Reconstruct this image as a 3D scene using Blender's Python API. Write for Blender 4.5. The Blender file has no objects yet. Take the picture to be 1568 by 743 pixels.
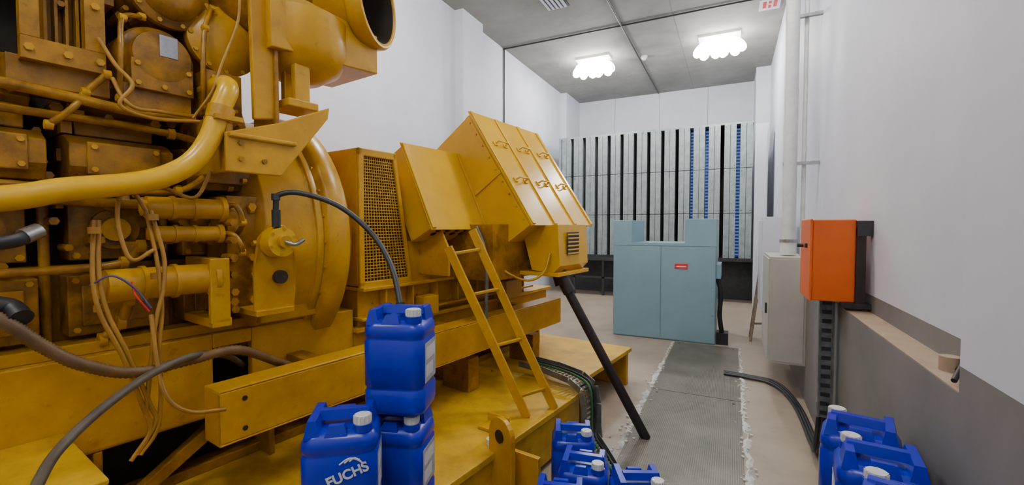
import bpy, bmesh, math, random
from mathutils import Vector, Matrix
random.seed(3)
C=bpy.context.scene.collection
PHI=math.radians(-8.1)
# ------------------------------------------------------------ materials
def mat(name,col,rough=.5,metal=0,col2=None,scale=3,lo=.35,hi=.65,bump=0,bscale=40,emit=0,detail=6,coat=0,dust=None):
    m=bpy.data.materials.new(name); m.use_nodes=True; nt=m.node_tree; b=nt.nodes['Principled BSDF']
    b.inputs['Roughness'].default_value=rough; b.inputs['Metallic'].default_value=metal
    b.inputs['Coat Weight'].default_value=coat
    b.inputs['Base Color'].default_value=(*col,1)
    tc=nt.nodes.new('ShaderNodeTexCoord')
    if col2:
        n=nt.nodes.new('ShaderNodeTexNoise'); n.inputs['Scale'].default_value=scale; n.inputs['Detail'].default_value=detail
        n.inputs['Roughness'].default_value=.65
        r=nt.nodes.new('ShaderNodeValToRGB'); r.color_ramp.elements[0].position=lo; r.color_ramp.elements[1].position=hi
        r.color_ramp.elements[0].color=(*col2,1); r.color_ramp.elements[1].color=(*col,1)
        nt.links.new(tc.outputs['Object'],n.inputs['Vector']); nt.links.new(n.outputs['Fac'],r.inputs['Fac'])
        out=r.outputs['Color']
        if dust:
            n2=nt.nodes.new('ShaderNodeTexNoise'); n2.inputs['Scale'].default_value=scale*5; n2.inputs['Detail'].default_value=8; n2.inputs['Roughness'].default_value=.75
            r2=nt.nodes.new('ShaderNodeValToRGB'); r2.color_ramp.elements[0].position=.58; r2.color_ramp.elements[1].position=.75
            r2.color_ramp.elements[0].color=(0,0,0,1);r2.color_ramp.elements[1].color=(.7,.7,.7,1)
            mx=nt.nodes.new('ShaderNodeMix'); mx.data_type='RGBA'
            nt.links.new(tc.outputs['Object'],n2.inputs['Vector']);nt.links.new(n2.outputs['Fac'],r2.inputs['Fac']);nt.links.new(r2.outputs['Color'],mx.inputs[0])
            nt.links.new(out,mx.inputs[6]);mx.inputs[7].default_value=(*dust,1);out=mx.outputs[2]
        nt.links.new(out,b.inputs['Base Color'])
    if bump:
        n=nt.nodes.new('ShaderNodeTexNoise'); n.inputs['Scale'].default_value=bscale; n.inputs['Detail'].default_value=4
        bp=nt.nodes.new('ShaderNodeBump'); bp.inputs['Strength'].default_value=bump; bp.inputs['Distance'].default_value=.01
        nt.links.new(tc.outputs['Object'],n.inputs['Vector']); nt.links.new(n.outputs['Fac'],bp.inputs['Height']); nt.links.new(bp.outputs['Normal'],b.inputs['Normal'])
    if emit:
        b.inputs['Emission Color'].default_value=(*col,1); b.inputs['Emission Strength'].default_value=emit
    return m
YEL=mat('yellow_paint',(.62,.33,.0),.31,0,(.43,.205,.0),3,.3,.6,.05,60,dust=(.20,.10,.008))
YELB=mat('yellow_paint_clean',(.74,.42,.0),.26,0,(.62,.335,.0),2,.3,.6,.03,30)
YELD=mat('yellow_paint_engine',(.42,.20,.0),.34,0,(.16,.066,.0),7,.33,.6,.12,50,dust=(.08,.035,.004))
YDECK=mat('yellow_deck_paint',(.66,.39,.004),.42,0,(.42,.23,.01),5,.3,.6,.08,60,dust=(.26,.16,.04))
GAP=mat('painted_recess_shade',(.03,.017,.005),.7,0,(.012,.008,.004),5)  # near-black colour stands in for shade inside gaps, holes and recesses
BLK=mat('black_rubber',(.012,.012,.014),.45,0,(.03,.03,.03),6)
DK=mat('dark_steel',(.03,.032,.035),.5,.3,(.05,.05,.05),8)
TRAY=mat('galvanised_tray',(.24,.25,.24),.42,.5,(.13,.13,.125),12)
BROWN=mat('strut_brown_steel',(.04,.028,.024),.5,.3,(.02,.016,.016),8)
TAN=mat('cable_sheath_ochre',(.42,.21,.012),.5,0,(.28,.13,.01),8)
CORR=mat('corrugated_hose_brown',(.20,.105,.03),.55,0,(.12,.065,.025),10)
GREYH=mat('hose_grey',(.11,.09,.06),.5,0,(.07,.055,.04),10)
BLUE=mat('blue_hdpe',(.0,.013,.50),.28,0,(.0,.009,.38),3,.3,.7,.02,80)
WHT=mat('white_plastic',(.72,.72,.69),.4,0,(.6,.6,.58),10)
LABEL=mat('label_paper',(.42,.44,.48),.5,0,(.3,.32,.36),30)
WALLW=mat('wall_white_paint',(.70,.71,.79),.6,0,(.61,.62,.70),1.2,.3,.7,.06,25)
WALLG=mat('wall_grey_dado',(.21,.195,.19),.6,0,(.155,.145,.14),2,.3,.7,.06,25)
SILL=mat('dusty_sill',(.42,.31,.21),.8,0,(.32,.23,.16),6,.3,.7,.1,60)
CEIL=mat('ceiling_concrete',(.36,.355,.325),.85,0,(.24,.235,.215),1.1,.3,.7,.12,12)
FLOORM=mat('floor_concrete',(.43,.35,.27),.42,0,(.30,.24,.18),1.6,.3,.7,.08,30,dust=(.22,.175,.13))
CRUMB=mat('white_grout',(.72,.72,.70),.8,0,(.55,.54,.5),30)
LBLUE=mat('light_blue_enamel',(.22,.36,.42),.42,0,(.19,.32,.375),2,.3,.7,.02,30)
ORG=mat('orange_enamel',(.80,.13,.0),.4,0,(.70,.11,.0),3)
BEI=mat('beige_grey_enamel',(.48,.47,.41),.45,0,(.41,.40,.35),3)
GALV=mat('galvanised_steel',(.36,.405,.40),.45,.4,(.22,.265,.265),7,.3,.7)
WOOD=mat('dusty_wood',(.33,.25,.17),.7,0,(.2,.15,.1),10)
RED=mat('red_sign',(.65,.02,.02),.5)
STEEL=mat('zinc_fitting',(.45,.45,.45),.35,.9,(.3,.3,.3),20)
WBR=mat('wire_coloured',(.10,.08,.2),.5)
GRN=mat('green_wire',(.03,.12,.04),.5)
def plate_mat():
    m=mat('checker_plate',(.23,.205,.17),.40,.25,(.13,.118,.095),2.5,.3,.7,dust=(.29,.25,.19)); nt=m.node_tree;b=nt.nodes['Principled BSDF']
    tc=nt.nodes['Texture Coordinate']; mp=nt.nodes.new('ShaderNodeMapping'); mp.inputs['Rotation'].default_value=(0,0,.785); mp.inputs['Scale'].default_value=(26,26,1)
    ck=nt.nodes.new('ShaderNodeTexBrick'); ck.inputs['Scale'].default_value=1; ck.inputs['Mortar Size'].default_value=.16;ck.inputs['Mortar Smooth'].default_value=.5
    bp=nt.nodes.new('ShaderNodeBump'); bp.inputs['Strength'].default_value=1; bp.inputs['Distance'].default_value=.01
    nt.links.new(tc.outputs['Object'],mp.inputs['Vector']); nt.links.new(mp.outputs['Vector'],ck.inputs['Vector']); nt.links.new(ck.outputs['Fac'],bp.inputs['Height']); nt.links.new(bp.outputs['Normal'],b.inputs['Normal'])
    return m
PLATE=plate_mat()
# ------------------------------------------------------------ mesh builder
class B:
    def __init__(s,name,parent=None,bevel=0,seg=2):
        s.n=name;s.p=parent;s.bv=bevel;s.seg=seg;s.v=[];s.f=[];s.fm=[];s.fs=[];s.mats=[]
    def add(s,vs,fs,m,sm=False):
        if m not in s.mats:s.mats.append(m)
        i=s.mats.index(m);o=len(s.v);s.v+= [tuple(v) for v in vs]
        for f in fs: s.f.append([o+k for k in f]);s.fm.append(i);s.fs.append(sm)
        return s
    def box(s,a,b,m,M=None):
        vs=[Vector((x,y,z)) for x in(a[0],b[0]) for y in(a[1],b[1]) for z in(a[2],b[2])]
        if M: vs=[M@v for v in vs]
        return s.add(vs,[(0,1,3,2),(4,6,7,5),(0,4,5,1),(2,3,7,6),(0,2,6,4),(1,5,7,3)],m)
    def prism(s,poly,off,m):
        n=len(poly);P=[Vector(p) for p in poly];o=Vector(off);vs=P+[p+o for p in P]
        fs=[tuple(range(n)),tuple(range(2*n-1,n-1,-1))]+[(i,(i+1)%n,n+(i+1)%n,n+i) for i in range(n)]
        return s.add(vs,fs,m)
    def cyl(s,p0,p1,r,m,r1=None,n=24,caps=True):
        p0=Vector(p0);p1=Vector(p1);r1=r if r1 is None else r1
        q=(p1-p0).to_track_quat('Z','Y');vs=[];
        for p,rr in((p0,r),(p1,r1)):
            for i in range(n):
                a=2*math.pi*i/n;vs.append(p+q@Vector((rr*math.cos(a),rr*math.sin(a),0)))
        s.add(vs,[(i,(i+1)%n,n+(i+1)%n,n+i) for i in range(n)],m,True)
        if caps: s.add(vs,[tuple(range(n-1,-1,-1)),tuple(range(n,2*n))],m)
        return s
    def lathe(s,p0,axis,prof,m,n=40):
        p0=Vector(p0);q=Vector(axis).to_track_quat('Z','Y');vs=[];k=len(prof)
        for r,h in prof:
            for i in range(n):
                a=2*math.pi*i/n;vs.append(p0+q@Vector((r*math.cos(a),r*math.sin(a),h)))
        fs=[(j*n+i,j*n+(i+1)%n,(j+1)*n+(i+1)%n,(j+1)*n+i) for j in range(k-1) for i in range(n)]
        return s.add(vs,fs,m,True)
    def tube(s,pts,r,m,n=10,smooth=True,sub=6,ribs=0):
        P=[Vector(p) for p in pts]
        if smooth and len(P)>2:
            Q=[]
            E=[P[0]*2-P[1]]+P+[P[-1]*2-P[-2]]
            for i in range(1,len(E)-2):
                for j in range(sub):
                    t=j/sub;a,b,c,d=E[i-1],E[i],E[i+1],E[i+2]
                    Q.append(.5*((2*b)+(c-a)*t+(2*a-5*b+4*c-d)*t*t+(3*b-a-3*c+d)*t**3))
            Q.append(P[-1]);P=Q
        vs=[];N=len(P);T=[(P[min(i+1,N-1)]-P[max(i-1,0)]).normalized() for i in range(N)]
        x=T[0].orthogonal().normalized()
        for i in range(N):
            x=(x-T[i]*x.dot(T[i])).normalized();y=T[i].cross(x)
            rr=r*(1+(ribs if i%2 else -ribs))
            for k in range(n):
                a=2*math.pi*k/n;vs.append(P[i]+x*rr*math.cos(a)+y*rr*math.sin(a))
        fs=[(j*n+i,j*n+(i+1)%n,(j+1)*n+(i+1)%n,(j+1)*n+i) for j in range(N-1) for i in range(n)]
        s.add(vs,fs,m,True)
        s.add(vs[:n],[tuple(range(n-1,-1,-1))],m);s.add(vs[-n:],[tuple(range(n))],m)
        return s
    def bolts(s,pts,ax,m,r=.01,h=.01):
        for p in pts:
            p=Vector(p);s.cyl(p,p+Vector(ax).normalized()*h,r,m,n=6)
        return s
    def done(s,loc=None,rz=0):
        me=bpy.data.meshes.new(s.n);me.from_pydata(s.v,[],s.f)
        for m in s.mats:me.materials.append(m)
        for i,p in enumerate(me.polygons):p.material_index=s.fm[i];p.use_smooth=s.fs[i]
        bm=bmesh.new();bm.from_mesh(me);bmesh.ops.recalc_face_normals(bm,faces=bm.faces);bm.to_mesh(me);bm.free()
        o=bpy.data.objects.new(s.n,me);C.objects.link(o)
        if s.p:o.parent=s.p
        if loc:o.location=loc
        o.rotation_euler[2]=rz
        if s.bv:
            md=o.modifiers.new('bevel','BEVEL');md.width=s.bv;md.segments=s.seg;md.limit_method='ANGLE';md.angle_limit=math.radians(50)
        return o
def empty(name,loc=(0,0,0),rz=0):
    e=bpy.data.objects.new(name,None);e.location=loc;e.rotation_euler[2]=rz;e.empty_display_size=.2;C.objects.link(e);return e
# ------------------------------------------------------------ room
H=5.22;XL=-4.2;XR=.74;YB=12.65;YF=-2.6
B('floor').box((XL-.3,YF-.2,-.2),(XR+.3,YB+.3,0),FLOORM).done()
b=B('ceiling').box((XL-.3,YF-.2,H),(XR+.3,YB+.3,H+.2),CEIL)
b.box((-.953,YF,H-.002),(-.947,YB,H),WALLG)
b.box((XL,10.897,H-.002),(XR,10.903,H),WALLG)
b.done()
w=B('wall_left');w.box((XL-.25,YF,0),(XL,YB,H),WALLW).box((XL,6.34,0),(XL+.16,7.0,H),WALLW).box((XL,11.5,0),(XL+.16,12.65,H),WALLW).done()
w=B('wall_back');w.box((XL-.25,YB,0),(XR+.25,YB+.25,H),WALLW)
for x in(-3.0,-1.8,-.6):w.box((x-.004,YB-.004,3.3),(x+.004,YB,H),WALLG)
w.done()
B('wall_front').box((XL-.25,YF-.2,0),(XR+.25,YF,H),WALLW).done()
w=B('wall_right')
w.box((XR,1.79,1.2),(XR+.2,YB,H),WALLW).box((XR,1.79,1.1),(XR+.2,YB,1.2),WALLG)
w.box((.625,YF,1.18),(XR+.2,1.79,H),WALLW).box((.625,YF,0),(XR+.2,1.79,1.18),WALLG)
w.box((.625,1.79,0),(XR+.2,YB,1.095),WALLG).box((.625,1.79,1.095),(XR,YB,1.10),SILL)
w.box((.45,11.6,0),(XR,12.65,H),WALLW)
w.done()
t=B('trench_cover_plates')
for y0,y1 in((.4,2.6),(2.61,4.5),(4.51,6.5)):
    t.box((-.68,y0,.0),(.10,y1,.006),PLATE)
    for xx in(-.62,.04):t.cyl((xx,y1-.08,.006),(xx,y1-.08,.008),.012,DK,n=12)
t.done()
def crumb(name,x0):
    b=B(name);y=-.5
    pts=[]
    while y<6.5:
        pts.append((x0+random.uniform(-.022,.022),y,random.uniform(.004,.02)));y+=random.uniform(.02,.06)
    vs=[];fs=[]
    for i,p in enumerate(pts):
        wd=random.uniform(.006,.034) if p[1]<5.5 else .008
        vs+=[(p[0]-wd,p[1],.001),(p[0],p[1],p[2]),(p[0]+wd,p[1],.001)]
    for i in range(len(pts)-1):
        a=3*i;fs+=[(a,a+3,a+4,a+1),(a+1,a+4,a+5,a+2)]
    for i in range(80):
        y=random.uniform(1.8,5.5);x=x0+random.gauss(0,.035);r=random.uniform(.003,.010)
        b.box((x-r,y-r,.0),(x+r,y+r,.006+r),CRUMB)
    b.add(vs,fs,CRUMB).done()
crumb('trim_1',-.705);crumb('trim_2',.125)
c=B('ceiling_conduit');c.tube([(XL+.02,8.1,.3),(XL+.02,8.1,H-.03)],.014,DK,smooth=False).tube([(XL,8.1,H-.02),(XR,8.1,H-.02)],.014,DK,smooth=False)
c.tube([(-1.82,-2,H-.02),(-1.82,12.6,H-.02)],.014,DK,smooth=False).done()
B('smoke_detector').cyl((-1.72,9.8,H),(-1.72,9.8,H-.04),.07,WHT).cyl((-1.72,9.8,H-.04),(-1.72,9.8,H-.08),.05,WHT,r1=.03).done()
v=B('ceiling_vent')
for i in range(5):v.box((-2.78+i*.07,5.9,H-.03),(-2.74+i*.07,7.0,H),WALLW)
v.box((-2.8,5.88,H-.01),(-2.42,7.02,H),DK).done()
b=B('fire_sign').box((.35,8.2,H-.02),(.65,8.6,H),WALLW)
b.box((.40,8.28,H-.024),(.45,8.5,H-.018),RED).box((.48,8.28,H-.024),(.52,8.36,H-.018),RED).box((.48,8.42,H-.024),(.52,8.52,H-.018),RED).box((.55,8.28,H-.024),(.60,8.5,H-.018),RED).done()
BULB=mat('lamp_glow',(1,.99,.96),.5,emit=19)
def lamp(x,y,e):
    p=empty('ceiling_lamp',(x,y,H))
    b=B('fitting',p);b.box((-.36,-.16,-.05),(.36,.16,0),WHT)
    for s in(-.17,.17):b.cyl((s,0,-.05),(s,0,-.12),.05,WHT)
    b.done()
    g=B('bulbs',p)
    for s in(-.17,.17):
        for a in range(6):
            aa=a*2*math.pi/6;ca,sa=math.cos(aa),math.sin(aa)
            g.lathe((s+.05*ca,.05*sa,-.09),(ca*.8,sa*.8,-1),[(.03,0),(.06,.05),(.085,.12),(.095,.20),(.085,.27),(.05,.32),(0,.34)],BULB,16)
    g.done()
    l=bpy.data.lights.new('lamp_light','POINT');l.energy=e;l.shadow_soft_size=.12;l.color=(1,.985,.96)
    o=bpy.data.objects.new('lamp_light',l);C.objects.link(o);o.parent=p;o.location=(0,0,-.42)
lamp(-2.7,9.4,150);lamp(-.26,9.35,150);lamp(-2.7,4.0,80);lamp(-.26,4.0,60);lamp(-2.7,-.8,20);lamp(-.26,-.8,36)  # first two hang at the back; other four unseen, added as foreground fill
# ------------------------------------------------------------ louvre / attenuator wall
p=empty('sound_attenuator_bank',(0,0,0))
x0,x1=-3.62,.25;N=13;pit=(x1-x0)/N
b=B('baffles',p,.004)
for i in range(N+1):
    xa=x0+i*pit-.112; xb=xa+.224
    for z0,z1 in((.95,1.88),(1.89,2.81),(2.82,3.72)):
        b.box((xa,10.3,z0),(xa+.109,11.3,z1),GALV).box((xa+.115,10.3,z0),(xb,11.3,z1),GALV)
        b.bolts([(xa+.03,10.3,z1-.05),(xb-.03,10.3,z1-.05),(xa+.03,10.3,z0+.05),(xb-.03,10.3,z0+.05)],(0,-1,0),DK,.008,.006)
b.done()
b=B('casing',p);b.box((x0-.13,11.3,.9),(x1+.13,11.4,3.75),GAP).box((x0-.13,10.3,.88),(x1+.13,11.4,.95),DK).box((x0-.13,10.3,3.72),(x1+.13,11.4,3.76),GALV)
b.box((x0-.2,10.32,.9),(x0-.13,11.4,3.76),GALV).done()
def louvm():
    m=mat('daylight_louvre',(.05,.1,.3),.5);nt=m.node_tree;b=nt.nodes['Principled BSDF'];tc=nt.nodes['Texture Coordinate']
    w=nt.nodes.new('ShaderNodeTexWave');w.bands_direction='Z';w.inputs['Scale'].default_value=4.5;w.inputs['Distortion'].default_value=.3
    r=nt.nodes.new('ShaderNodeValToRGB');r.color_ramp.elements[0].color=(.004,.01,.05,1);r.color_ramp.elements[1].color=(.10,.22,.62,1);r.color_ramp.elements[0].position=.4;r.color_ramp.elements[1].position=.9
    nt.links.new(tc.outputs['Object'],w.inputs['Vector']);nt.links.new(w.outputs['Fac'],r.inputs['Fac']);nt.links.new(r.outputs['Color'],b.inputs['Emission Color']);b.inputs['Emission Strength'].default_value=.7
    return m
LV=louvm()
b=B('daylight_slots',p)
for i in(9,10,12):
    xa=x0+i*pit+.112;b.box((xa,10.6,.96),(xa+pit-.224,10.62,3.7),LV)
b.done()
b=B('support_stand',p)
b.box((x0,10.9,0),(x1+.3,11.0,.88),DK)
for x in(-3.4,-2.7,-2.0,-1.3):b.box((x,10.2,0),(x+.05,10.25,.88),DK)
b.box((-3.6,10.15,.82),(-1.2,10.9,.88),DK).box((-3.4,10.2,.4),(-1.3,10.24,.44),DK).done()
B('acoustic_side_panel').box((.40,10.1,0),(.62,10.3,3.65),WALLW).box((.41,10.09,.2),(.60,10.1,3.5),WALLW).done()
# ------------------------------------------------------------ blue cabinet
p=empty('blue_machine_cabinet',(-1.563,6.56,0))
b=B('cabinet_body',p,.006)
W=1.385
b.box((0,0,0),(W,1.0,1.37),LBLUE)
b.box((-.0,.0,1.37),(.27,1.0,1.70),LBLUE).box((W-.40,0.0,1.37),(W,1.0,1.71),LBLUE)
b.box((W,.02,.9),(W+.06,.5,1.1),LBLUE)
b.done()
b=B('front_panels',p,.003)
b.box((.01,-.012,.02),(.67,0,1.33),LBLUE).box((.68,-.012,.02),(W-.01,0,1.33),LBLUE).box((0,-.014,1.335),(W,0,1.375),LBLUE)
for xx in(.04,.35,.64,.71,1.05,W-.04):
    for z in(.06,.4,.75,1.1,1.28):b.bolts([(xx,-.012,z)],(0,-1,0),STEEL,.008,.006)
b.box((.86,-.018,1.02),(1.03,-.012,1.09),RED)
b.box((.88,-.019,1.045),(1.01,-.018,1.06),WHT)
b.done()
b=B('cable_and_box',p);b.tube([(W+.02,.1,.9),(W+.06,.1,.7),(W+.05,.1,.4),(W+.08,.12,.15)],.03,BLK).box((W+.01,.05,.0),(W+.16,.25,.16),BLK).done()
# ------------------------------------------------------------ right wall equipment
p=empty('wall_control_cabinet',(.33,4.80,.32))
b=B('cabinet_shell',p,.008)
b.box((0,0,0),(.295,.85,1.0),BEI).box((-.012,.02,.02),(0,.83,.98),BEI).box((.02,-.006,.02),(.275,0,.98),BEI)
b.box((-.03,.1,.45),(-.012,.13,.55),DK).done()
p=empty('orange_control_box',(.45,3.27,1.147))
b=B('box_shell',p,.006);b.box((0,0,0),(.215,.4,.498),ORG).box((-.015,-.005,-.005),(0,.405,.503),ORG)
b.box((-.03,.10,.32),(-.015,.12,.35),DK).cyl((-.015,.28,.33),(-.05,.28,.33),.012,DK).done()
b=B('brackets',p)
b.box((.215,-.03,.40),(.289,.03,.49),DK).box((.215,-.02,.0),(.26,.0,.45),BROWN).box((.215,.38,.0),(.289,.41,.5),DK)
b.box((.15,-.03,-.03),(.289,.05,-.0),DK).done()
b=B('cable_trunking').box((.525,3.45,.36),(.595,3.52,1.14),TRAY)
for i in range(13):b.box((.535,3.445,.38+i*.06),(.585,3.45,.405+i*.06),BLK)
b.box((.518,3.44,.36),(.527,3.46,1.14),TRAY).box((.593,3.44,.36),(.602,3.46,1.14),TRAY)
for i in range(3):b.tube([(.53+i*.022,3.47,.45),(.53+i*.022,3.47,.34),(.52+i*.02,3.52,.12),(.54+i*.02,3.8,.03),(.52+i*.02,4.6,.02),(.40+i*.02,5.1+.04*i,.02),(.15+i*.02,5.22+.04*i,.02),(-.05,5.25+.05*i,.02)],.014,BLK)
b.done()
b=B('white_downpipe').cyl((.5,5.1,1.45),(.5,5.1,H),.06,WHT).cyl((.5,5.1,1.33),(.5,5.1,1.45),.07,WHT).cyl((.5,5.1,1.45),(.5,5.1,1.48),.075,STEEL)
for z in(2.2,3.6,4.8):b.box((.44,5.08,z),(.739,5.12,z+.03),STEEL)
b.cyl((.62,5.15,1.11),(.62,5.15,H),.02,WHT).done()
b=B('white_wall_cabinet',None,.006).box((.33,6.0,.6),(.62,6.7,1.72),WALLW).box((.32,6.03,.65),(.33,6.67,1.68),WALLW).done()
b=B('wooden_trestle')
for s in(0,.28):
    b.tube([(.26,7.0+s,0),(.38,7.1+s,1.0)],.022,WOOD,n=4,smooth=False).tube([(.46,7.1+s,0),(.38,7.1+s,1.0)],.022,WOOD,n=4,smooth=False)
for z in(.3,.6,.95):b.tube([(.26+.12*z,7.0+.1*z,z),(.26+.12*z,7.28+.1*z,z)],.018,WOOD,n=4,smooth=False)
for z in(.25,.6):b.tube([(.26+.12*z,7.0+.1*z,z),(.46-.08*z,7.1,z)],.018,WOOD,n=4,smooth=False)
b.done()
b=B('sill_bracket').tube([(.70,2.02,1.11),(.71,2.0,1.14),(.68,1.93,1.15),(.63,1.84,1.12)],.008,BROWN).cyl((.69,2.05,1.10),(.69,2.05,1.15),.03,SILL).done()
# ------------------------------------------------------------ jerrycans
def rr(w,d,r,z,n=5):
    o=[]
    for cx,cy,a0 in((w/2-r,d/2-r,0),(-w/2+r,d/2-r,90),(-w/2+r,-d/2+r,180),(w/2-r,-d/2+r,270)):
        for i in range(n+1):
            a=math.radians(a0+90*i/n);o.append((cx+r*math.cos(a),cy+r*math.sin(a),z))
    return o
def jmesh():
    b=B('can_body',None,.007,3);W,D=.25,.22
    prof=[(0,.03,.03),(.012,.006,.04),(.03,0,.045),(.10,0,.045),(.106,.005,.045),(.118,.005,.045),(.124,0,.045),(.30,0,.045),(.306,.004,.045),(.318,.004,.045),(.324,0,.045),(.352,.002,.045),(.372,.014,.045),(.382,.034,.045)]
    loops=[rr(W-2*i,D-2*i,r-i*.3,z) for z,i,r in prof];n=len(loops[0]);vs=sum(loops,[])
    fs=[(j*n+i,j*n+(i+1)%n,(j+1)*n+(i+1)%n,(j+1)*n+i) for j in range(len(loops)-1) for i in range(n)]
    b.add(vs,fs,BLUE,True);b.add(loops[0],[tuple(range(n))],BLUE);b.add(loops[-1],[tuple(range(n))],BLUE)
    def lump(x0,x1,y0,y1,z0,z1,t=.012):
        a=[(x0,y0,z0),(x1,y0,z0),(x1,y1,z0),(x0,y1,z0)];c=[(x0+t,y0+t,z1),(x1-t,y0+t,z1),(x1-t,y1-t,z1),(x0+t,y1-t,z1)]
        b.add(a+c,[(0,3,2,1),(4,5,6,7),(0,1,5,4),(1,2,6,5),(2,3,7,6),(3,0,4,7)],BLUE)
    lump(-.112,-.06,-.095,.095,.365,.425)
    lump(.062,.112,-.01,.095,.365,.425)
    lump(-.08,.10,-.022,.022,.40,.432,.008)
    lump(-.045,.045,.055,.098,.37,.41)
    lump(-.045,.03,-.098,-.055,.37,.405)
    b.cyl((.075,-.062,.375),(.075,-.062,.40),.034,BLUE)
    b.cyl((.075,-.062,.40),(.075,-.062,.428),.029,WHT,r1=.027)
    for k in range(14):
        a=k*math.pi/7;b.box((-.002,-.002,0),(.002,.002,.024),WHT,Matrix.Translation((.075+.029*math.cos(a),-.062+.029*math.sin(a),.402)))
    b.box((.1235,-.07,.13),(.1262,.07,.29),LABEL).box((.1262,-.06,.22),(.127,.06,.27),WHT).box((.1262,-.06,.15),(.127,.03,.2),WHT)
    b.box((-.06,.1085,.13),(.06,.1112,.29),LABEL)
    return b
tmpl=jmesh()
def can(x,y,z,rot,s=1,local=False,text=False):
    v=Vector((x,y,z))
    if local: v=Matrix.Rotation(PHI,3,'Z')@v
    b=B('oil_jerrycan',None,.007,3);b.v=tmpl.v;b.f=tmpl.f;b.fm=tmpl.fm;b.fs=tmpl.fs;b.mats=tmpl.mats
    o=b.done(v,math.radians(rot));o.scale=(s,s,s)
    if text:
        cu=bpy.data.curves.new('logo_text','FONT');cu.body='FUCHS';cu.size=.046;cu.extrude=.0008;cu.offset=.0012;cu.align_x='CENTER'
        t=bpy.data.objects.new('logo_text',cu);C.objects.link(t);t.parent=o;t.location=(.035,-.1108,.232);t.rotation_euler=(math.radians(90),math.radians(-20),0);cu.materials.append(WHT)
        for k in range(3):
            cb=B('logo_swoosh_%d'%(k+1),o);cb.tube([(.005+.016*k,-.1103,.282+.004*k),(.035+.01*k,-.1103,.300),(.07+.004*k,-.1103,.293-.006*k)],.003,WHT,n=6);cb.done()
    return o
s=1.03
can(-1.47,1.29,.375,18,s,True);can(-1.46,1.29,.375+.434*s,20,s,True)
can(-1.42,.975,.493,38,s,True,True)
bb=Matrix.Rotation(PHI,3,'Z')@Vector((-1.42,.975,.372))
B('wooden_block',None,.004).box((-.12,-.1,0),(.12,.1,.12),WOOD).done(bb,math.radians(38))
can(-.82,2.47,0.007,20);can(-.66,2.17,.007,10);can(-.38,2.12,.007,25);can(-.68,1.86,.007,15)
for y,r in((2.12,0),(1.86,5),(1.59,-4)):
    can(.455,y,0,175);can(.46,y,.434,168+r)
# ------------------------------------------------------------ generator set
G=empty('diesel_generator_set',(0,0,0),PHI)
def lp(px,py,u):
    return (u,abs(u)*(999.3/(1250-px)-.685),1.6+abs(u)*1.2124*(345-py)/(1250-px))
b=B('skid_frame',G,.006)
def sidewall(u0,u1,v0,v1,z0,z1,hole,m):
    hv0,hv1,hz0,hz1=hole
    b.box((u0,v0,z0),(u1,hv0,z1),m).box((u0,hv1,z0),(u1,v1,z1),m).box((u0,hv0,z0),(u1,hv1,hz0),m).box((u0,hv0,hz1),(u1,hv1,z1),m)
sidewall(-2.45,-2.4,-1.2,1.73,.68,1.08,(.94,1.12,.80,1.01),YEL)
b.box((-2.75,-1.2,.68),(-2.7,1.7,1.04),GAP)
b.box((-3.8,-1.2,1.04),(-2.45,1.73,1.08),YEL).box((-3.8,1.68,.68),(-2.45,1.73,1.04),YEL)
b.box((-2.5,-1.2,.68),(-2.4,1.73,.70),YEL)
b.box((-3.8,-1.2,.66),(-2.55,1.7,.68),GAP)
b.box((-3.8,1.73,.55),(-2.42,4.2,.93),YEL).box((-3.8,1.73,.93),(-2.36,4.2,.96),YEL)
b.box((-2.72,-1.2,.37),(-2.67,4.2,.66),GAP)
for vv in(-.2,.5,1.2,1.9,2.6,3.3,4.0):
    b.box((-2.67,vv,.37),(-2.40,vv+.03,.68),YELD)
b.box((-2.6,-1.2,.37),(-2.5,4.2,.42),YELD)
b.prism([(-2.45,.55,.37),(-2.45,.65,.37),(-2.45,1.15,.68),(-2.45,1.02,.68)],(-.05,0,0),YELD)
b.bolts([(-2.4,.2+.3*i,.74) for i in range(5)],(1,0,0),YEL,.012,.012)
b.done()
b=B('deck',G,.006)
b.box((-4.0,-1.2,.33),(-1.42,3.05,.37),YDECK).box((-4.0,3.05,.33),(-1.53,4.4,.37),YDECK)
b.box((-1.50,-1.2,.04),(-1.44,3.0,.33),YDECK).box((-3.9,4.3,.0),(-1.55,4.36,.33),YEL)
b.box((-3.9,-1.2,.0),(-3.8,4.3,.33),YEL).box((-1.75,-1.0,.0),(-1.7,3.0,.33),YELD)
b.box((-1.60,3.12,0),(-1.44,3.14,.33),YEL).box((-1.60,3.12,0),(-1.57,3.3,.33),YEL).box((-1.62,3.1,0),(-1.42,3.32,.015),YEL)
b.box((-1.68,2.08,.37),(-1.52,2.2,.39),YEL).box((-1.68,2.18,.37),(-1.52,2.2,.44),YEL)
b.box((-2.4,-.8,.78),(-1.84,.42,.80),YDECK).box((-1.88,-.8,.70),(-1.84,.42,.78),YEL)
b.cyl((-1.50,1.98,.37),(-1.50,1.98,.40),.028,WHT,n=16)
for vv in(.9,1.6,2.3,3.0,3.7):b.cyl((-2.25,vv,.37),(-2.25,vv,.385),.018,YEL,n=6)
b.box((-2.36,2.5,.37),(-2.1,2.62,.62),YELD).box((-2.36,3.4,.37),(-2.1,3.52,.62),YELD)
b.done()
b=B('lifting_lug',G,.004)
dirv=Vector((-.19,.06,0)).normalized()
cen=Vector((-1.375,1.89,.48))
poly=[Vector((-1.28,1.86,.1))]+[cen-dirv*(.10*math.cos(a))+Vector((0,0,.10*math.sin(a))) for a in [i*math.pi/10 for i in range(11)]]+[Vector((-1.47,1.92,.1))]
b.prism(poly,Vector((.3,.95,0)).normalized()*.03,YEL)
b.cyl(cen+Vector((-.002,-.006,0)),cen+Vector((.012,.036,0)),.035,GAP)
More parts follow.
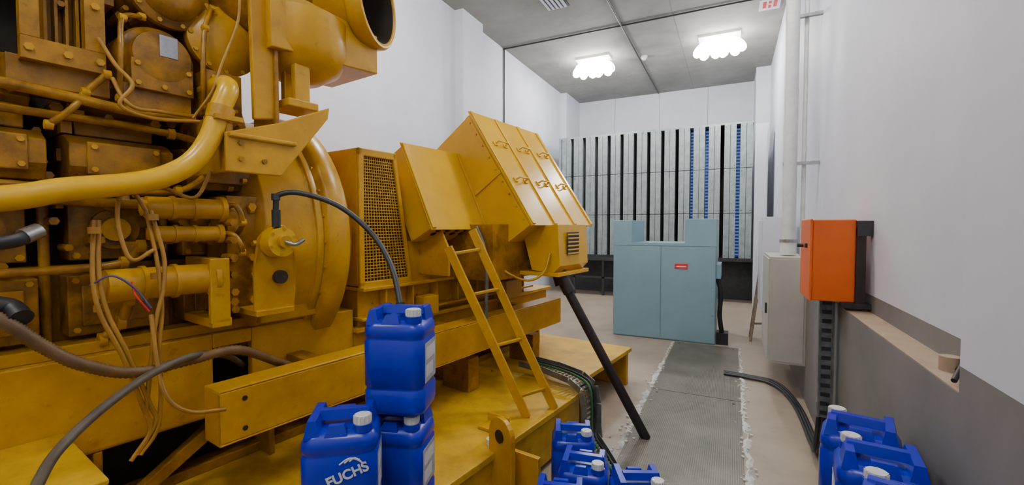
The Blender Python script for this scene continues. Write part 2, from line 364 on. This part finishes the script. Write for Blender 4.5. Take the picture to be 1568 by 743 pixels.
b.box((-1.42,2.0,.1),(-1.2,2.03,.36),YEL).done()
b=B('side_beam',G,.005)
b.box((-2.14,.80,.915),(-2.0,3.75,.925),YEL).box((-2.14,.80,.69),(-2.0,3.75,.70),YEL).box((-2.01,.80,.70),(-2.0,3.75,.915),YEL).box((-2.14,.80,.69),(-2.0,.81,.92),YEL)
b.bolts([(-2.0,.9,.87),(-2.0,.9,.74)],(1,0,0),GAP,.012,.002)
for vv in(1.3,2.3,3.3):b.box((-2.42,vv,.72),(-2.1,vv+.1,.9),YELD)
b.done()
# engine
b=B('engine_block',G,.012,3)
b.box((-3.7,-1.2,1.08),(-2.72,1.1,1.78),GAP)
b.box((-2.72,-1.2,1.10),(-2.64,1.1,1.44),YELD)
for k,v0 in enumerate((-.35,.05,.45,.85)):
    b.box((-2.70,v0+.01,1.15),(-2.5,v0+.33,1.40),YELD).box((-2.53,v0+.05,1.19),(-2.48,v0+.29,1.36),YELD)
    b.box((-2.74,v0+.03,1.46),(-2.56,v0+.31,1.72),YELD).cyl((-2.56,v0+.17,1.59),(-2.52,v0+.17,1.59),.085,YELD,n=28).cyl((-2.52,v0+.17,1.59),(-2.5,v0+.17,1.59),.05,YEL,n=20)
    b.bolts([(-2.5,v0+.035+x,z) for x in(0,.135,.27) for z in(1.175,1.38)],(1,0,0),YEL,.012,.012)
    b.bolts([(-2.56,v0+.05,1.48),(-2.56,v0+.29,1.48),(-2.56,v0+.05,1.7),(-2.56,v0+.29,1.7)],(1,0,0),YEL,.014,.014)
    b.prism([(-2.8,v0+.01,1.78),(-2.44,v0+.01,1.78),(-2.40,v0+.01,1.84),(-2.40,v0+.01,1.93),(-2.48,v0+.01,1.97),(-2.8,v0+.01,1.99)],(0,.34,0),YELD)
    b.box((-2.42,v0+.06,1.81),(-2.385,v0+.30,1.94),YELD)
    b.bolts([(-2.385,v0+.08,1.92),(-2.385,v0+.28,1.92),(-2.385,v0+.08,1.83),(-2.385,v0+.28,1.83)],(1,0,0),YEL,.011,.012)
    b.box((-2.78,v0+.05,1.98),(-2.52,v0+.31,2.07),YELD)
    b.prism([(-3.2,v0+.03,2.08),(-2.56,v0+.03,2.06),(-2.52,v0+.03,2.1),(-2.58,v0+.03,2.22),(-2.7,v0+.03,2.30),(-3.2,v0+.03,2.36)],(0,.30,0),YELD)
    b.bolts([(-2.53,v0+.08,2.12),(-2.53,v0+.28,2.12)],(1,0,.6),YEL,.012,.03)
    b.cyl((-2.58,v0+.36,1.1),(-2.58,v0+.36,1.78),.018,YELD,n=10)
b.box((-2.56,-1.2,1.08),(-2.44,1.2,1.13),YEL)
b.box((-3.3,-1,1.78),(-2.85,1.15,2.9),GAP)  # dark backing box, painted shade between the engine parts
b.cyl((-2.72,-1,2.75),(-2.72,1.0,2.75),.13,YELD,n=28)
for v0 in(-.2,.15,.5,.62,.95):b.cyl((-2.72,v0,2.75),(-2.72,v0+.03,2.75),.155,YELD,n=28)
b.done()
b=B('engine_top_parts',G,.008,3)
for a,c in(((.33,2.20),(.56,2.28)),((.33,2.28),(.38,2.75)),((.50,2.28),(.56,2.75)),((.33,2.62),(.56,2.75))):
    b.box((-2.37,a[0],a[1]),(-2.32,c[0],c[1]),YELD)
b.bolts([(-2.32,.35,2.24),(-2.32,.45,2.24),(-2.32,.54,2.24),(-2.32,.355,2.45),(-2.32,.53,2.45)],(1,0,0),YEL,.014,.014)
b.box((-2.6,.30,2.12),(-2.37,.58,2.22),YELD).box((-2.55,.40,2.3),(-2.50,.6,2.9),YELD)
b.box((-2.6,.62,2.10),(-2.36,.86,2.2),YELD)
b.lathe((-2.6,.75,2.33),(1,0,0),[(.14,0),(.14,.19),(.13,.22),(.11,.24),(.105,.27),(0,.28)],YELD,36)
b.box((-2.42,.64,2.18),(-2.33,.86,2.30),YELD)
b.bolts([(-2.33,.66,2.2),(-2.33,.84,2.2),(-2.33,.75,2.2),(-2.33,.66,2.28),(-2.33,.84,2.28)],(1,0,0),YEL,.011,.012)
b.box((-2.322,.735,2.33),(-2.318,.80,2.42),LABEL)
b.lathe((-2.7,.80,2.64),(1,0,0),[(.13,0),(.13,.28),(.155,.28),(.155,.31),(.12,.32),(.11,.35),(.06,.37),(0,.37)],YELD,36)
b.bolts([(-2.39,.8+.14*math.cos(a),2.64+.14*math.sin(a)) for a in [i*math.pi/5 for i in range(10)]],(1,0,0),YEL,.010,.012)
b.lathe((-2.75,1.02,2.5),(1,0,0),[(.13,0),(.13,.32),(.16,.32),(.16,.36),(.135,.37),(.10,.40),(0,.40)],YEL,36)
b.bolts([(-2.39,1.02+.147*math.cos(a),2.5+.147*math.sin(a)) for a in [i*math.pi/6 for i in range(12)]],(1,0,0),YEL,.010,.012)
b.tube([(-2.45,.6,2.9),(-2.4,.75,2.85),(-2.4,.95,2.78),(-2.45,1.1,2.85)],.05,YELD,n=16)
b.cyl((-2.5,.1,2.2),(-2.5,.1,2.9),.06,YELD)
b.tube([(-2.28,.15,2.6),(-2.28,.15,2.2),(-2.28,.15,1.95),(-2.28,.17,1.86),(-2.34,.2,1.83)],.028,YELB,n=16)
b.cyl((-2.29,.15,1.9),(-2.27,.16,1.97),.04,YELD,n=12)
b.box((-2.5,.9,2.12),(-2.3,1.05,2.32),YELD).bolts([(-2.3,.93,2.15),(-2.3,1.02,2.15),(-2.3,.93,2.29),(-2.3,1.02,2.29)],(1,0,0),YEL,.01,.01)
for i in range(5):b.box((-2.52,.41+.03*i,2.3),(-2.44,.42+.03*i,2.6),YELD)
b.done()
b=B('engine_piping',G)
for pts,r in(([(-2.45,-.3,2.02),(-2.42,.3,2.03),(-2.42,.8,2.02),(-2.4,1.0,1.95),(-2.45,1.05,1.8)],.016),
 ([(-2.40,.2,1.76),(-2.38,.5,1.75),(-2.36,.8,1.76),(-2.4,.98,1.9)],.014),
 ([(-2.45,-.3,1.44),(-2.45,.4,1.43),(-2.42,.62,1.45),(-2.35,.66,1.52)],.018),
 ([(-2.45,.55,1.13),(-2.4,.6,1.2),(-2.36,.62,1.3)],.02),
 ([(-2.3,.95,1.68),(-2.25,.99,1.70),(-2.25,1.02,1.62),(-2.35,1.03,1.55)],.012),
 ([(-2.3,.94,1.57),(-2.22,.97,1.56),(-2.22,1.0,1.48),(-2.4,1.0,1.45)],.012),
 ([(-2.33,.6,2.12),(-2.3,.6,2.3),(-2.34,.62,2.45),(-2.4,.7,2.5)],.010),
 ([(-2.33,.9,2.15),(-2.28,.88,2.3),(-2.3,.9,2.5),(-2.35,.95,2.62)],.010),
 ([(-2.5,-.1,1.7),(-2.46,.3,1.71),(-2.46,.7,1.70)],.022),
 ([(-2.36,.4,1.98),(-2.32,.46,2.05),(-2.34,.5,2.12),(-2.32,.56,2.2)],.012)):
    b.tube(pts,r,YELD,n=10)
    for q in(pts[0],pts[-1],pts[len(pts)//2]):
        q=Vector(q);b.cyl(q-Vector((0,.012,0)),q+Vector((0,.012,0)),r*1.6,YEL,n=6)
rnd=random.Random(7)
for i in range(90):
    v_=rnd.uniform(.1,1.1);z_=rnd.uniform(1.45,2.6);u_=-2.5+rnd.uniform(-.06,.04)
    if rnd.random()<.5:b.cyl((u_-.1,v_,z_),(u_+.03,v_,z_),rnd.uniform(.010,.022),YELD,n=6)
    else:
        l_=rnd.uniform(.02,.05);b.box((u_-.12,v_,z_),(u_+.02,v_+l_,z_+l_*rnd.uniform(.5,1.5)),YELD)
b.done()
b=B('engine_side_parts',G,.006,2)
for v0,v1,z,r,u in((.66,.93,1.68,.047,-2.28),(.68,.92,1.57,.035,-2.28),(.52,.88,1.37,.065,-2.26)):
    b.cyl((u,v0,z),(u,v1,z),r,YEL).cyl((u,v1,z),(u,v1+.02,z),r*1.25,YEL).cyl((u,v0-.015,z),(u,v0,z),r*.7,YEL)
    for q in(.3,.6):b.cyl((u,v0+(v1-v0)*q,z),(u,v0+(v1-v0)*q+.015,z),r*1.12,YEL)
    b.box((-2.55,v0+.05,z-.03),(u,v0+.1,z+.03),YELD)
b.box((-2.22,.855,1.17),(-2.19,.935,1.46),YEL).box((-2.5,.87,1.4),(-2.22,.92,1.46),YEL).box((-2.5,.86,1.15),(-2.19,.94,1.19),YEL)
b.box((-2.55,.98,1.2),(-2.32,1.2,1.75),YELD)
b.bolts([(-2.32,v_,z_) for v_ in(1.0,1.09,1.18) for z_ in(1.24,1.45,1.7)],(1,0,0),YEL,.02,.02)
for i in range(6):
    b.cyl((-2.3,.96,1.22+i*.08),(-2.2,.96,1.22+i*.08),.018,YELD,n=6)
b.prism([(-2.15,1.02,1.19),(-2.15,1.21,1.18),(-2.12,1.21,1.4),(-2.12,1.19,1.56),(-2.12,1.15,1.61),(-2.12,1.08,1.61),(-2.12,1.03,1.55),(-2.15,1.02,1.4)],(-.02,0,0),YEL)
b.cyl((-2.14,1.13,1.36),(-2.115,1.13,1.36),.032,GAP,n=20)
b.cyl((-2.13,1.11,1.53),(-2.06,1.11,1.53),.075,YELB,r1=.068,n=30).cyl((-2.06,1.11,1.53),(-2.03,1.11,1.53),.03,YEL,n=16)
b.bolts([(-2.07,1.11+.06*math.cos(a),1.53+.06*math.sin(a)) for a in [i*math.pi/3+.4 for i in range(6)]],(1,0,0),YEL,.009,.012)
b.tube([(-2.03,1.11,1.53),(-1.99,1.13,1.52),(-1.99,1.17,1.54)],.01,STEEL,n=8)
b.box((-2.4,1.02,1.18),(-2.13,1.2,1.21),YEL)
b.done()
b=B('coolant_pipe',G)
b.tube([(-2.15,-.1,1.64),(-2.15,.25,1.69),(-2.15,.40,1.73),(-2.15,.58,1.765),(-2.15,.70,1.81),(-2.15,.79,1.88),(-2.15,.85,1.98),(-2.15,.895,2.12),(-2.16,.93,2.21),(-2.24,.94,2.245),(-2.4,.94,2.24)],.042,YELB,n=24,sub=8)
b.cyl((-2.15,.885,2.06),(-2.152,.90,2.12),.052,YEL).box((-2.21,.85,2.06),(-2.09,.96,2.08),YEL)
b.done()
b=B('support_brackets',G,.006)
b.prism([(-2.1,.89,2.01),(-2.1,1.12,2.09),(-2.1,1.39,2.22),(-2.1,1.38,2.16),(-2.1,1.13,1.84),(-2.1,.89,1.84)],(-.02,0,0),YEL)
b.box((-2.4,.9,1.99),(-2.08,1.2,2.01),YEL).box((-2.5,.9,1.84),(-2.12,.93,2.1),YEL)
b.prism([(-2.2,1.06,2.11),(-2.2,1.165,2.13),(-2.2,1.165,3.2),(-2.2,1.04,3.2)],(-.03,0,0),YEL)
b.box((-2.4,1.15,2.1),(-2.18,1.17,3.2),YELD)
b.box((-2.35,1.2,2.2),(-2.15,1.36,2.24),YEL).box((-2.3,1.24,2.22),(-2.26,1.32,2.42),YEL).box((-2.2,1.24,2.22),(-2.16,1.32,2.42),YEL)
b.bolts([(-2.1,.95,1.9),(-2.1,1.05,1.9),(-2.1,.95,1.97)],(1,0,0),YELD,.012,.012)
b.done()
b=B('air_inlet_housing',G,.006)
ax=Vector((.88,.42,.0)).normalized();c0=Vector((-2.36,1.60,2.89))
b.lathe(c0,ax,[(0,-.5),(.20,-.5),(.22,-.3),(.22,.18),(.24,.18),(.25,.2),(.25,.26),(.24,.28),(.215,.28),(.20,.2),(.18,-.1)],YEL,48)
b.lathe(c0,ax,[(.18,-.1),(0,-.1)],GAP,48)
b.lathe(c0,ax,[(.212,.27),(.198,.2),(.178,-.09)],GAP,48)
b.prism([(-2.15,1.12,2.46),(-2.15,1.74,2.50),(-2.15,1.74,2.72),(-2.15,1.12,2.76)],(-.45,0,0),YEL)
b.lathe((-2.32,1.36,2.5),(0,0,-1),[(.24,-.2),(.24,-.02),(.20,.06),(.1,.12),(0,.13)],YEL,36)
b.lathe((-2.45,1.2,2.85),(1,0,0),[(.28,-.3),(.28,.1),(.25,.16),(.2,.18),(0,.18)],YELD,40)
b.done()
b=B('flywheel_housing',G,.008)
b.lathe((-2.98,1.1,1.52),(0,1,0),[(0,0),(.66,0),(.72,.04),(.72,.30),(.74,.30),(.74,.34),(.66,.36)],YEL,64)
b.lathe((-2.98,1.45,1.52),(0,1,0),[(.6,-.05),(.76,0),(.78,.02),(.78,.12),(.76,.14),(.6,.16)],YEL,64)
b.lathe((-2.98,1.6,1.52),(0,1,0),[(.54,0),(.54,2.2),(0,2.25)],YEL,48)
b.bolts([(-2.98+.69*math.cos(a),1.10,1.52+.62*math.sin(a)) for a in [i*math.pi/12 for i in range(24)]],(0,-1,0),YEL,.016,.02)
b.bolts([(-2.98+.74*math.cos(a),1.455,1.52+.74*math.sin(a)) for a in [i*math.pi/16 for i in range(32)]],(0,-1,0),YEL,.012,.02)
b.box((-2.5,1.14,1.1),(-2.35,1.5,1.2),YEL)
b.done()
b=B('alternator_body',G,.01)
b.box((-3.6,1.78,.96),(-2.42,3.75,1.5),YEL).box((-3.6,2.3,1.5),(-2.6,3.75,1.9),YEL)
b.box((-3.6,1.76,1.19),(-2.33,3.85,1.215),YEL).box((-3.6,1.76,1.0),(-2.34,3.8,1.02),YEL)
b.bolts([(-2.42,1.9+.2*i,1.1) for i in range(10)],(1,0,0),YEL,.012,.012)
for i in range(8):b.box((-2.42,1.95+.24*i,1.02),(-2.35,1.965+.24*i,1.19),YEL)
b.box((-2.4,2.25,.96),(-2.3,2.4,1.1),YEL).box((-2.4,3.2,.96),(-2.25,3.45,1.12),YEL)
b.prism([(-2.5,2.32,1.25),(-2.13,2.32,1.25),(-2.13,2.32,1.45),(-2.3,2.32,1.75),(-2.5,2.32,1.8)],(0,.02,0),YEL)
b.box((-2.42,2.24,1.66),(-2.39,2.30,1.78),LABEL)
b.tube([(-1.98,2.55,.93),(-1.97,2.55,1.2),(-2.0,2.56,1.45),(-2.1,2.6,1.6)],.014,TRAY,n=8)
b.done()
b=B('air_outlet_box',G,.006)
b.prism([(-2.39,1.76,1.22),(-2.39,2.2,1.22),(-2.39,2.06,2.10),(-2.39,1.76,2.10)],(-.75,0,0),YEL)
b.box((-2.39,1.76,1.22),(-2.365,1.80,2.10),YEL).box((-2.39,1.76,2.05),(-2.365,2.06,2.10),YEL).box((-2.39,1.76,1.20),(-2.365,2.2,1.25),YEL)
b.prism([(-2.39,2.17,1.22),(-2.39,2.2,1.22),(-2.39,2.06,2.10),(-2.39,2.03,2.10)],(.025,0,0),YEL)
b.done()
b=B('grille',G)
b.prism([(-2.388,1.80,1.25),(-2.388,2.17,1.25),(-2.388,2.03,2.05),(-2.388,1.80,2.05)],(.003,0,0),GAP)
n=40
for i in range(1,n):
    z=1.25+.8*i/n;vr=2.17-.14*i/n;b.box((-2.384,1.80,z-.0025),(-2.376,vr,z+.0025),YEL)
for i in range(1,14):
    f=i/14;b.prism([(-2.384,1.8+.37*f-.002,1.25),(-2.384,1.8+.37*f+.002,1.25),(-2.384,1.8+.23*f+.002,2.05),(-2.384,1.8+.23*f-.002,2.05)],(.007,0,0),YEL)
b.done()
def tiltbox(name,top,bot,thick,v0,v1,ribs,handles):
    t=Vector((top[0],0,top[1]));q=Vector((bot[0],0,bot[1]));d=(q-t).normalized();nrm=Vector((-d.z,0,d.x))
    if nrm.x<0:nrm=-nrm
    L=(q-t).length;b=B(name,G,.007)
    def P(a,h,v):return t+d*a+nrm*h+Vector((0,v,0))
    def pb(a0,a1,h0,h1,va,vb,m):
        b.prism([P(a0,h0,va),P(a1,h0,va),P(a1,h1,va),P(a0,h1,va)],(0,vb-va,0),m)
    pb(0,L,-thick,-.012,v0,v1,YELB)
    pb(-.02,L+.02,-.012,0,v0-.02,v1+.02,YELB)
    for k in range(ribs+1):
        vv=v0+(v1-v0)*k/ribs
        pb(-.01,L+.01,0,.012,max(v0-.015,vv-.025),min(v1+.015,vv+.025),YELB)
    if handles:
        for k in range(ribs):
            vv=v0+(v1-v0)*(k+.5)/ribs
            for a in(.28,.62):
                b.tube([P(L*a,0,vv-.07),P(L*a,.04,vv-.06),P(L*a,.04,vv+.06),P(L*a,0,vv+.07)],.008,YELB,n=8,smooth=False)
                pb(L*a-.02,L*a+.02,0,.01,vv-.09,vv-.05,YELB);pb(L*a-.02,L*a+.02,0,.01,vv+.05,vv+.09,YELB)
    pts=[P(L*a/8,0,v0+.0) for a in range(9)]+[P(L*a/8,0,v1) for a in range(9)]
    b.bolts(pts,nrm,YEL,.009,.008)
    if handles:
        pb(0,L,-.07,-.03,v0-.006,v0,YELB)
        pb(L*.52,L*.55,-thick,-.02,v0-.015,v0,YELB)
        b.bolts([P(L*(.06+.11*i),-.05,v0-.006) for i in range(9)],(0,-1,0),YEL,.008,.008)
    else:
        for i in range(4):
            for j in range(2):
                b.bolts([P(L,-.05-.06*j,v0+.1+.1*i)],d,GAP,.025,.004)
    b.done()
tiltbox('terminal_box',(-2.317,2.52),(-1.73,1.63),.46,2.8,3.82,3,True)
tiltbox('regulator_box',(-2.45,2.19),(-2.16,1.60),.24,2.2,2.8,1,False)
b=B('cable_outlet_box',G,.006)
b.prism([(-1.95,2.98,1.60),(-1.62,2.98,1.62),(-1.60,2.98,1.30),(-1.66,2.98,1.24),(-1.85,2.98,1.26)],(0,.5,0),YELB)
b.box((-1.60,3.1,1.38),(-1.595,3.3,1.56),BLK)
for i in range(6):b.box((-1.595,3.1,1.385+i*.03),(-1.588,3.3,1.398+i*.03),YELB)
b.box((-2.0,2.96,1.22),(-1.6,3.5,1.25),YELB)
b.box((-2.4,2.6,1.2),(-1.95,3.6,1.62),YELD)
b.cyl((-1.70,3.14,1.26),(-1.66,3.14,1.14),.06,BROWN)
b.tube([(-1.68,2.97,1.4),(-1.7,2.9,1.25),(-1.8,2.8,1.2),(-2.0,2.75,1.3),(-2.1,2.75,1.5)],.01,YEL)
b.done()
b=B('cable_strut_pipe',G)
b.cyl((-1.66,3.13,1.18),(-1.03,3.30,0.0),.036,BROWN)
b.cyl((-1.66,3.13,1.2),(-1.60,3.145,1.08),.05,BROWN).done()
# perforated cable tray crossing the deck end then dropping to the floor
b=B('cable_tray',G)
path=[Vector(q) for q in((-2.0,3.02,.45),(-1.72,2.98,.45),(-1.50,2.92,.44),(-1.39,2.88,.40),(-1.36,2.86,.28),(-1.35,2.84,.14),(-1.32,2.80,.05),(-1.15,2.62,.035),(-1.0,2.44,.03))]
side=Vector((.12,.99,0)).normalized()*.20
for i in range(len(path)-1):
    a,c=path[i],path[i+1];d=c-a;nn=side.cross(d).normalized()
    if nn.z+nn.x<0:nn=-nn
    for o in(Vector((0,0,0)),side):
        b.prism([a+o,c+o,c+o+nn*.045,a+o+nn*.045],side.normalized()*.006,TRAY)
    k=max(2,int(d.length/.035))
    for j in range(k):
        m0=a+d*((j+.15)/k);m1=a+d*((j+.7)/k)
        b.prism([m0,m1,m1+side,m0+side],nn*.004,TRAY)
for i in range(2):
    o=side*(.62+.2*i);b.tube([q+o+Vector((.012,0,.018)) for q in path],.010,(GRN,BLK)[i])
b.done()
b=B('ladder',G,.003)
A0=Vector((-1.52,2.39,.37));A1=Vector((-1.95,2.12,1.47));D0=Vector((-1.44,2.61,.37));D1=Vector((-1.93,2.34,1.58))
for p0,p1 in((A0,A1),(D0,D1)):
    d=(p1-p0).normalized();sx=Vector((.35,-.94,0)).normalized();sy=d.cross(sx).normalized()
    b.prism([p0-sx*.012-sy*.028,p0+sx*.012-sy*.028,p0+sx*.012+sy*.028,p0-sx*.012+sy*.028],p1-p0,YEL)
for f in(.12,.42,.72,.96):
    a=A0.lerp(A1,f);c=D0.lerp(D1,f*.93);b.tube([a,c],.014,YEL,n=4,smooth=False)
b.done()
b=B('oil_transfer_hose',G)
b.tube([(-2.08,1.09,1.62),(-2.08,1.09,1.70),(-2.07,1.10,1.75),(-2.02,1.18,1.76),(-1.90,1.30,1.70),(-1.75,1.37,1.57),(-1.60,1.36,1.42),(-1.50,1.32,1.27),(-1.485,1.31,1.24)],.013,BLK,n=12)
b.cyl((-2.08,1.09,1.60),(-2.08,1.09,1.68),.02,DK,n=8).cyl((-2.08,1.09,1.725),(-2.08,1.09,1.755),.02,DK,n=8)
b.cyl((-1.49,1.315,1.235),(-1.495,1.32,1.27),.02,DK,n=10)
b.done()
b=B('wiring_loom',G)
b.tube([(-2.32,.1,2.10),(-2.33,.27,2.10),(-2.33,.45,2.09),(-2.33,.65,2.075),(-2.33,.86,2.09)],.02,YELD)
for k,l in enumerate([
 [(145,335,-2.2),(140,420,-2.15),(150,480,-2.12),(180,540,-2.1),(210,620,-2.1),(222,660,-2.1),(200,700,-2.1)],
 [(152,335,-2.2),(150,420,-2.15),(162,480,-2.12),(190,540,-2.1),(222,620,-2.1),(230,650,-2.1),(190,710,-2.1)],
 [(225,320,-2.2),(240,400,-2.15),(245,470,-2.12),(238,540,-2.1),(240,600,-2.1),(232,660,-2.1),(205,700,-2.1)],
 [(232,320,-2.18),(250,390,-2.15),(248,440,-2.12),(235,490,-2.1),(225,560,-2.1),(215,640,-2.1)],
 [(225,320,-2.2),(205,292,-2.2),(185,300,-2.2),(182,345,-2.18),(200,395,-2.15),(235,380,-2.15)],
 [(228,480,-2.1),(236,560,-2.05),(250,610,-2.0),(285,632,-1.97),(340,628,-1.96)],
 [(205,290,-2.2),(250,285,-2.2),(300,300,-2.2),(325,260,-2.2)],
 [(180,120,-2.3),(195,150,-2.25),(215,165,-2.25),(250,170,-2.25),(300,178,-2.28)],
 [(160,60,-2.3),(185,100,-2.28),(210,130,-2.25),(190,160,-2.25),(240,180,-2.25),(310,185,-2.25)],
 [(300,180,-2.25),(330,140,-2.2),(345,100,-2.2),(370,40,-2.2),(375,0,-2.2)]]):
    b.tube([lp(*q) for q in l],.008 if k!=9 else .006,TAN,n=8)
for q in((235,330),(190,300),(238,420),(145,350),(150,470),(230,650)):
    c_=Vector(lp(q[0],q[1],-2.16));b.cyl(c_-Vector((0,0,.012)),c_+Vector((0,0,.012)),.02,TAN,n=12)
b.tube([lp(200,430,-2.15),lp(205,450,-2.1),lp(225,475,-2.1)],.004,RED,n=6).tube([lp(135,435,-2.15),lp(170,420,-2.1),lp(205,440,-2.1),lp(228,470,-2.1)],.004,WBR,n=6)
b.done()
b=B('corrugated_hose',G)
b.tube([lp(-40,470,-2.02),lp(15,500,-2.0),lp(60,530,-2.0),lp(120,558,-2.0),lp(200,570,-2.05),lp(290,550,-2.1),lp(360,535,-2.12),lp(420,553,-2.2),lp(455,568,-2.28),lp(470,585,-2.42)],.02,CORR,n=12,sub=22,ribs=.09).done()
b=B('grey_drain_hose',G)
b.tube([lp(20,800,-1.5),lp(45,743,-1.6),lp(80,690,-1.7),lp(150,625,-1.8),lp(230,570,-1.95),lp(300,542,-2.1),lp(345,545,-2.3),lp(370,560,-2.5)],.014,GREYH,n=12).done()
b=B('black_stub_hoses',G)
b.tube([lp(-30,372,-2.1),lp(10,368,-2.1),lp(35,362,-2.1),lp(55,352,-2.12)],.022,BLK,n=14).cyl(lp(35,360,-2.1),lp(60,350,-2.12),.026,STEEL,n=12)
b.tube([lp(-30,465,-2.05),lp(10,470,-2.05),lp(28,486,-2.0)],.03,BLK,n=16).done()
# ------------------------------------------------------------ camera, world
w=bpy.data.worlds.new('world');bpy.context.scene.world=w;w.use_nodes=True;w.node_tree.nodes['Background'].inputs[0].default_value=(.5,.6,.8,1);w.node_tree.nodes['Background'].inputs[1].default_value=.3
cam=bpy.data.cameras.new('camera');co=bpy.data.objects.new('camera',cam);C.objects.link(co)
co.location=(0,0,1.6);co.rotation_euler=(math.radians(88),0,math.radians(26.3));cam.sensor_width=36;cam.lens=15.61;cam.clip_start=.02
bpy.context.scene.camera=co
